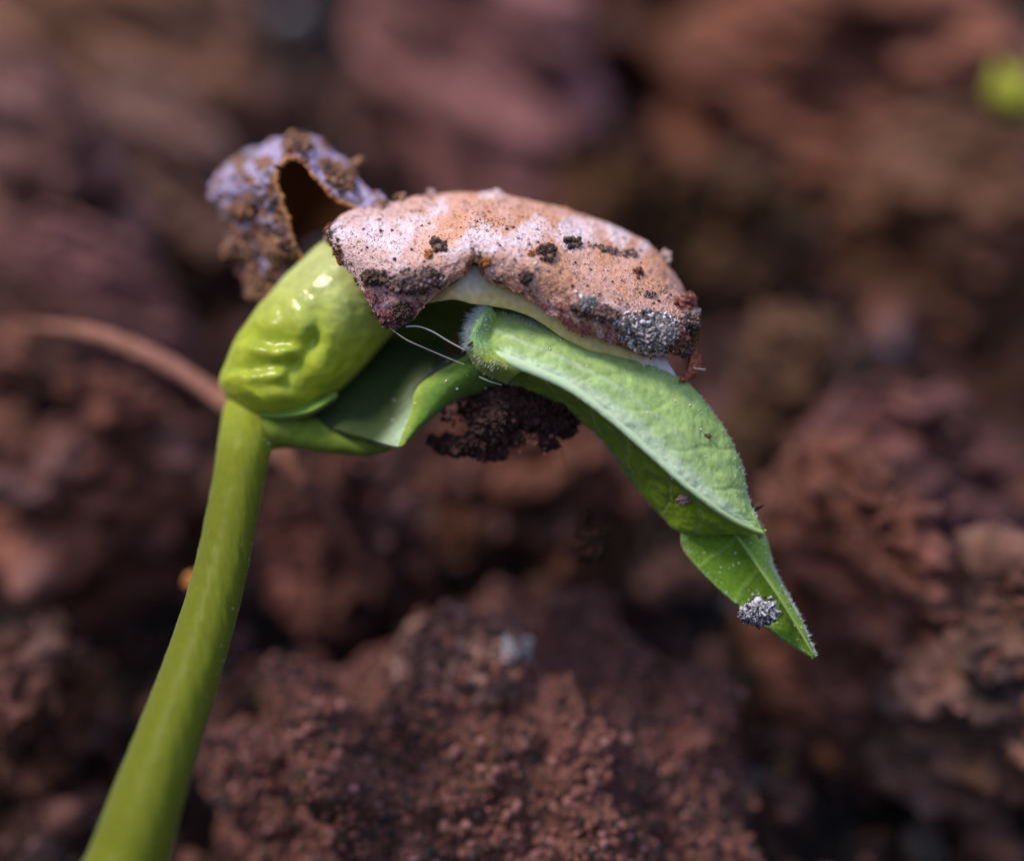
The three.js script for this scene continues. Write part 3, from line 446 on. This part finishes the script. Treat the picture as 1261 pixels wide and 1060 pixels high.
const crumb = (x, y, rx, ry, n, size, pal, seed, label, o = {}) => stuck('soil_crumb', [mound(o.grid ?? coat_grid, x, y, rx * 0.75, ry * 0.75, o.rz ?? Math.min(rx, ry) * 0.6, pal, seed, o.rot ?? 0, o.sink ?? 0.2), ...grains(o.grid ?? coat_grid, x, y, rx, ry, n, size, pal, seed + 100, { rise: o.rise ?? Math.min(rx, ry) * 0.5, rot: o.rot ?? 0 })], label, 'soil crumb', ON);
crumb(802, 408, 44, 27, 420, 2.3, 'grey', 1, 'large grey mouldy crust of soil at the lower right of the coat', { rise: 7, rz: 11, rot: 0.12, sink: 0.35 });
crumb(735, 384, 34, 11, 130, 3.4, 'mixed', 2, 'dark band of crumbs along the lower edge left of the grey crust', { rot: 0.25, rise: 4 });
crumb(512, 345, 38, 17, 170, 3.2, 'mixed', 3, 'wide dark crust of crumbs above the dark red tongue', { rot: -0.1, rise: 5 });
crumb(464, 342, 18, 11, 60, 3.4, 'dark', 4, 'dark crumbly patch at the left torn edge of the coat', { rise: 4 });
crumb(541, 302, 12, 8, 28, 3, 'dark', 5, 'black cluster of crumbs in the middle of the pale left part', { rot: 0.5 });
crumb(529, 312, 6, 5, 8, 3, 'orange', 6, 'small orange crumb touching the black cluster');
crumb(673, 311, 11, 12, 34, 3.2, 'dark', 7, 'round dark brown crumb just below the white mould patch');
crumb(655, 312, 5, 4, 6, 2.6, 'orange', 8, 'tiny orange crumb left of the round dark brown crumb');
crumb(647, 341, 10, 9, 26, 3, 'dark', 9, 'dark crumb above the torn edge right of the notch');
crumb(704, 299, 11, 7, 26, 2.8, 'dark', 10, 'dark crumb at the left end of the upper brown streak');
crumb(745, 307, 22, 4, 40, 2.4, 'mixed', 11, 'narrow brown streak of crumbs below the top edge', { rot: 0.2, rise: 2 });
crumb(774, 313, 9, 5, 16, 2.6, 'mixed', 12, 'small crumb at the right end of the upper brown streak');
crumb(597, 323, 7, 5, 12, 2.6, 'orange', 13, 'brown orange crumb right at the notch of the torn edge');
crumb(614, 343, 6, 5, 12, 2.4, 'mixed', 14, 'small dark crumb on the edge right of the notch');
crumb(786, 336, 7, 6, 12, 2.4, 'red', 15, 'reddish crumb on the smooth right shoulder of the coat');
crumb(800, 363, 7, 4, 10, 2.2, 'mixed', 16, 'small dark crumb above the grey crust');
crumb(844, 372, 13, 11, 50, 3.6, 'red', 17, 'spiky red brown crumb at the right end of the coat', { rise: 7 });
crumb(848, 396, 14, 16, 90, 3.6, 'mixed', 18, 'dark knobbly crumb below the spiky one at the right end', { rise: 6 });
crumb(830, 414, 15, 18, 90, 3.2, 'red', 19, 'dark red crumbs between the grey crust and the right end', { rise: 4 });
crumb(822, 316, 6, 9, 16, 3.4, 'pale', 20, 'pinkish grain standing up on the right upper edge', { rise: 9, rot: 0.6 });
crumb(491, 242, 10, 7, 40, 2.8, 'rust', 21, 'brown crumb on the upper left edge where the flap begins', { rise: 6 });
crumb(468, 252, 13, 6, 50, 2.6, 'rust', 22, 'small crumb beside the flap on the upper left edge', { rise: 4 });
crumb(531, 238, 5, 4, 8, 2.8, 'pale', 23, 'tiny pale grain on the top edge of the coat', { rise: 4 });
crumb(857, 386, 6, 7, 12, 3.6, 'pale', 24, 'pale pinkish grain at the far right tip of the coat', { rise: 8 });
crumb(724, 375, 14, 12, 60, 3.2, 'grey', 25, 'grey flecked crumb above the edge below the smooth middle', { rise: 3 });
crumb(770, 396, 16, 10, 70, 2.6, 'grey', 26, 'grey flecked crumbs joining the dark band to the grey crust', { rise: 4 });
crumb(843, 430, 11, 10, 50, 2.8, 'dark', 27, 'dark crumbs at the lowest right corner of the coat', { rise: 4 });
crumb(497, 383, 14, 14, 70, 2.8, 'dark', 28, 'black crumbs crusted on the dark red tongue', { rise: 3 });
crumb(298, 258, 15, 11, 40, 4, 'rust', 30, 'brown lump in the upper middle of the curled flap', { grid: flap_grid, rise: 8, rz: 9 });
crumb(292, 308, 20, 12, 70, 4, 'rust', 31, 'brown lump at the left side of the curled flap, lower than the other', { grid: flap_grid, rise: 7 });
crumb(345, 306, 18, 20, 150, 3.4, 'rust', 32, 'rough brown crumbs along the flap rim', { grid: flap_grid, rise: 7 });
crumb(322, 356, 20, 17, 110, 3.8, 'rust', 33, 'crumbly lump at the lower tip of the curled flap', { grid: flap_grid, rise: 6 });
crumb(366, 178, 17, 12, 90, 3.6, 'rust', 34, 'crumb on the very top of the curled flap', { grid: flap_grid, rise: 9 });
crumb(416, 218, 26, 13, 170, 3.6, 'rust', 35, 'row of crumbs on the right slope of the flap', { grid: flap_grid, rise: 9, rot: 0.75 });
crumb(440, 206, 9, 8, 30, 3.6, 'rust', 36, 'loose brown crumb on the outer right edge of the flap', { grid: flap_grid, rise: 16 });
{ // specks too many to count
  const l = [], r = rng(5); for (let i = 0; i < 700; i++) { const x = 410 + 440 * r(), y = 245 + 190 * r(); const f = find(geoOf(coat_grid), x, y, 60); if (Math.hypot(f.p[0] - x, f.p[1] - y) > 4) continue; const s = 0.7 + 1.6 * r() ** 3, C = [PAL.dark, PAL.mixed, PAL.pale, PAL.grey][Math.floor(r() * 4)], c = C[Math.floor(r() * C.length)]; l.push(lump(f.p.map((v, j) => v + f.n[j] * s * 0.3), [s, s * 0.8, s * 0.7], 1, 0.5, 1.4, r() * 90, () => c)); }
  for (let i = 0; i < 200; i++) { const x = 262 + 190 * r(), y = 170 + 210 * r(); const f = find(geoOf(flap_grid), x, y); if (Math.hypot(f.p[0] - x, f.p[1] - y) > 4) continue; const s = 1.5 + 2.4 * r() ** 2, c = PAL.red[Math.floor(r() * 3)]; l.push(lump(f.p.map((v, j) => v + f.n[j] * s * 0.3), [s, s * 0.8, s * 0.7], 1, 0.5, 1.4, r() * 90, () => c)); }
  single('soil_specks', merged(l), M_GRAIN, 'fine dark and pale soil specks sprinkled over the seed coat', 'soil specks', null, 'stuff'); }
{ // dark soil caught below the leaf
  const l = [], dk = (p) => { const t = fbm(p[0] / 6, p[1] / 6, p[2] / 6, 3); return mix([0.018, 0.007, 0.006], [0.055, 0.02, 0.018], sstep(-0.1, 0.5, t)); };
  for (const [x, y, z, rx, ry, rz, s, rot] of [[640, 500, -44, 52, 28, 40, 3, 0.25], [610, 520, -36, 34, 26, 30, 4, -0.4], [580, 546, -40, 34, 13, 22, 5, -0.25], [548, 545, -60, 24, 8, 16, 6, 0.1], [678, 520, -40, 34, 17, 26, 7, 0.2], [675, 540, -36, 10, 15, 9, 8, 0.1], [706, 518, -36, 15, 9, 12, 9, -0.3], [596, 500, -60, 30, 20, 30, 10, 0], [600, 558, -38, 22, 8, 14, 12, 0.1], [628, 542, -36, 20, 10, 12, 14, -0.2], [690, 506, -26, 22, 10, 14, 15, 0.5], [650, 486, -24, 26, 11, 16, 16, 0.35], [672, 548, -38, 6, 13, 6, 17, 0.15], [560, 552, -48, 22, 5, 9, 18, -0.1]]) l.push(lump([x, y, z], [rx, ry, rz], 26, 0.5, 1.5, s, dk, rot, 11));
  const r = rng(12); for (let i = 0; i < 160; i++) { const t = r(), x = 545 + 170 * t, y = 490 + 70 * r() - 20 * (t > 0.8 ? 1 : 0), s = 1.2 + 2.4 * r(); l.push(lump([x, y, -22 - 22 * r()], [s, s, s], 1, 0.5, 1.4, i, () => PAL.red[i % 3].map((v) => v * 0.7))); }
  stuck('soil_clump', l, 'ragged dark brown soil clump caught beneath the front leaf', 'soil clump'); }
{ const l = [lump([935, 756, 26], [24, 15, 13], 30, 0.5, 2.0, 41, (p) => { const t = fbm(p[0] / 4, p[1] / 4, p[2] / 4, 3) + (748 - p[1]) / 60; return mix([0.05, 0.045, 0.06], [0.46, 0.45, 0.50], sstep(-0.35, 0.3, t)); }, -0.05, 8)], r = rng(31);
  for (let i = 0; i < 70; i++) { const a = r() * 6.28, d = Math.sqrt(r()), s = 0.6 + 1.3 * r() * r(), C = PAL.grey; l.push(lump([935 + 25 * d * Math.cos(a), 756 + 16 * d * Math.sin(a), 30 + 11 * Math.sqrt(1 - d * d)], [s, s * 0.8, s], 1, 0.5, 1.4, i, () => C[i % 5].map((v) => v * (a > 0.3 && a < 2.8 && d > 0.5 ? 0.3 : 1)))); }
  stuck('soil_crumb', l, 'ash grey square crumb clinging to the tip of the second leaf', 'soil crumb'); }
const dkb = (a, b) => (p) => mix(a, b, sstep(-0.3, 0.4, fbm(p[0] / 3, p[1] / 3, p[2] / 3, 2)));
stuck('bark_flake', [lump([925, 627, 10], [9, 5, 4], 8, 0.4, 2, 51, dkb([0.03, 0.015, 0.012], [0.08, 0.035, 0.025]), -0.3), lump([933, 623, 10], [7, 3.4, 3], 8, 0.4, 2, 52, dkb([0.03, 0.015, 0.012], [0.08, 0.035, 0.025]), -0.2)], 'dark brown flake sticking out from the right edge of the front leaf', 'bark flake');
function onLeaf(x, y, rx, ry, rot, a, b, seed, label) { const f = find(geoOf(front_data), x, y); return stuck('soil_fleck', [lump(f.p.map((v, j) => v + f.n[j] * 0.8), [rx, ry, 2.2], 8, 0.5, 1.8, seed, dkb(a, b), rot)], label, 'soil fleck', 'flecks of soil on the front leaf'); }
onLeaf(846, 612, 10, 6.5, -0.4, [0.10, 0.06, 0.07], [0.18, 0.11, 0.12], 61, 'purplish brown fleck on the shaded lower half of the front leaf');
onLeaf(871, 537, 5, 2.4, 0.1, [0.09, 0.035, 0.03], [0.16, 0.07, 0.05], 62, 'small brown fleck on the lit upper half of the front leaf');
{ const f = find(geoOf(ear_data), 581, 423); stuck('soil_fleck', [lump(f.p.map((v, j) => v + f.n[j] * 2), [4.5, 1.6, 1.6], 6, 0.4, 2, 63, () => [0.03, 0.02, 0.015], -0.7)], 'thin black fleck on the hairy leaf ear', 'soil fleck', 'flecks of soil on the front leaf'); }
{ const f = find(geoOf(front_data), 613, 458); stuck('soil_fleck', [lump(f.p.map((v, j) => v + f.n[j] * 2), [3, 2, 1.6], 6, 0.4, 2, 64, () => [0.04, 0.03, 0.02], 0)], 'dark fleck on the lower edge of the front leaf base', 'soil fleck', 'flecks of soil on the front leaf'); }
{ // pale dust on leaf base and front leaf
  const l = [], r = rng(88), dot = (grid, x, y, q) => { const f = find(geoOf(grid), x, y); if (Math.hypot(f.p[0] - x, f.p[1] - y) < 5) l.push(lump(f.p.map((v, j) => v + f.n[j] * q * 0.6), [q, q * 0.8, q * 0.8], 1, 0.4, 1.4, l.length, () => [0.62, 0.6, 0.52])); };
  for (const [x, y, q] of [[550, 469, 1.5], [562, 478, 1.4], [598, 477, 1.3], [512, 497, 1.3], [551, 445, 1], [484, 517, 1.1], [486, 493, 1], [530, 455, 0.8], [575, 462, 0.8]]) dot(grids.base, x, y, q);
  for (let i = 0; i < 45; i++) dot(front_data, 600 + 320 * r(), 390 + 250 * r(), 0.6 + 0.7 * r());
  for (let i = 0; i < 30; i++) dot(tip_data, 850 + 140 * r(), 665 + 130 * r(), 0.6 + 0.6 * r());
  for (let i = 0; i < 40; i++) { const a = r() * 6.28, d = 18 + 22 * r() ** 2, f = find(geoOf(tip_data), 938 + d * Math.cos(a), 752 + d * 0.8 * Math.sin(a)), q = 0.8 + 1.2 * r(); l.push(lump(f.p.map((v, j) => v + f.n[j] * q * 0.5), [q, q * 0.8, q * 0.7], 1, 0.5, 1.4, i, () => PAL.grey[i % 5])); }
  single('dust_specks', merged(l), M_GRAIN, 'pale dust specks scattered over the leaves of the seedling', 'dust specks', null, 'stuff'); }
// silky threads
const M_SILK = mat({ roughness: 0.35, transmission: 0.2, thickness: 0 });
const silk = (pts, w, label) => single('silk_thread', tube({ spine: pts.map((p) => [...p, w, w]), nu: 60, nv: 6, cap: 0, color: () => [0.62, 0.58, 0.52] }), M_SILK, label, 'thread', 'silky threads below the seed coat');
silk([[500, 402, 22], [515, 402, 24], [532, 408, 26], [552, 420, 26], [572, 431, 24]], 0.9, 'brighter upper silky thread from the red tongue to the hairy leaf ear');
silk([[480, 404, 20], [500, 418, 18], [522, 428, 16], [545, 438, 14], [572, 449, 12]], 0.55, 'faint lower silky thread crossing in front of the rear leaf base');
silk([[590, 464, 14], [604, 470, 14], [618, 474, 12]], 0.6, 'short silky thread below the base of the front leaf');
silk([[853, 453, 0], [861, 454, 2], [869, 455, 3]], 0.8, 'tiny white fibre at the torn right end of the coat');
// dry root behind the stem
{ const w = (x, y, z, r) => [x, y, z, r, r]; single('dry_root', tube({ spine: [w(24, 398, -500, 2), w(60, 402, -420, 5), w(115, 411, -340, 9), w(185, 438, -305, 12), w(250, 476, -285, 12), w(310, 522, -250, 14), w(350, 562, -230, 15), w(385, 606, -250, 14), w(415, 648, -330, 11), w(440, 690, -450, 8), w(462, 735, -640, 7)], nu: 160, nv: 24, disp: (p) => 2 * fbm(p[0] / 14, p[1] / 14, p[2] / 14, 3), color: (p) => [0.26, 0.12, 0.09].map((c) => c * (0.85 + 0.5 * fbm(p[0] / 9, p[1] / 9, p[2] / 9, 3))) }), M_SOIL, 'thin reddish dry root passing behind the stem', 'root'); }
// yellow green shoot in the far right
{ const c = inverse(onGround(1246, 108, 15).multiplyScalar(MM)), k = 1; const leafy = (dx, dy, lean, s) => sheet({ rows: [[[c[0] + dx, c[1] + 40, c[2]], [c[0] + dx - 22 * s, c[1] + dy + 8, c[2] + 20], [c[0] + dx + lean, c[1] + dy - 36, c[2] + 10]], [[c[0] + dx, c[1] + 40, c[2] + 10], [c[0] + dx, c[1] + dy + 8, c[2] + 60], [c[0] + dx + lean, c[1] + dy - 32, c[2] + 10]], [[c[0] + dx, c[1] + 40, c[2]], [c[0] + dx + 24 * s, c[1] + dy + 12, c[2] + 20], [c[0] + dx + lean, c[1] + dy - 32, c[2] + 10]]], nu: 20, nv: 12, thick: 8, color: () => [0.30, 0.31, 0.02] });
  const shoot = group('green_shoot', onGround(1246, 145, 15).multiplyScalar(MM), 'small blurred yellow green shoot at the upper right edge', 'shoot'); part('leaf', leafy(-6, 0, -8, 1.1), M_LEAF, shoot); part('leaf', leafy(10, 6, 14, 1.2), M_LEAF, shoot); part('leaf', leafy(4, 10, 2, 1.3), M_LEAF, shoot); }
// small scraps further back
{ const c = [238, 716, -190]; single('soil_crumb', lump(c, [13, 11, 12], 10, 0.4, 1.5, 71, dkb([0.40, 0.15, 0.03], [0.25, 0.10, 0.04])), M_GRAIN, 'orange crumb on the root side of the stem, half hidden behind it', 'soil crumb'); }
single('dead_scrap', merged([tube({ spine: [[690, 540, -50, 0.5], [700, 590, -62, 0.5], [714, 646, -80, 0.6]], nu: 20, nv: 5, color: () => [0.05, 0.03, 0.025] }), lump([726, 670, -80], [19, 24, 10], 16, 0.35, 1.4, 81, dkb([0.012, 0.007, 0.006], [0.03, 0.015, 0.012]), 0.5), lump([717, 648, -80], [8, 19, 6], 10, 0.4, 1.6, 82, dkb([0.012, 0.007, 0.006], [0.03, 0.015, 0.012]), 0.3)]), mat({ roughness: 1, specularIntensity: 0 }), 'dark shrivelled scrap dangling on a thread behind the front leaf', 'plant scrap');
renderer.render(scene, camera);
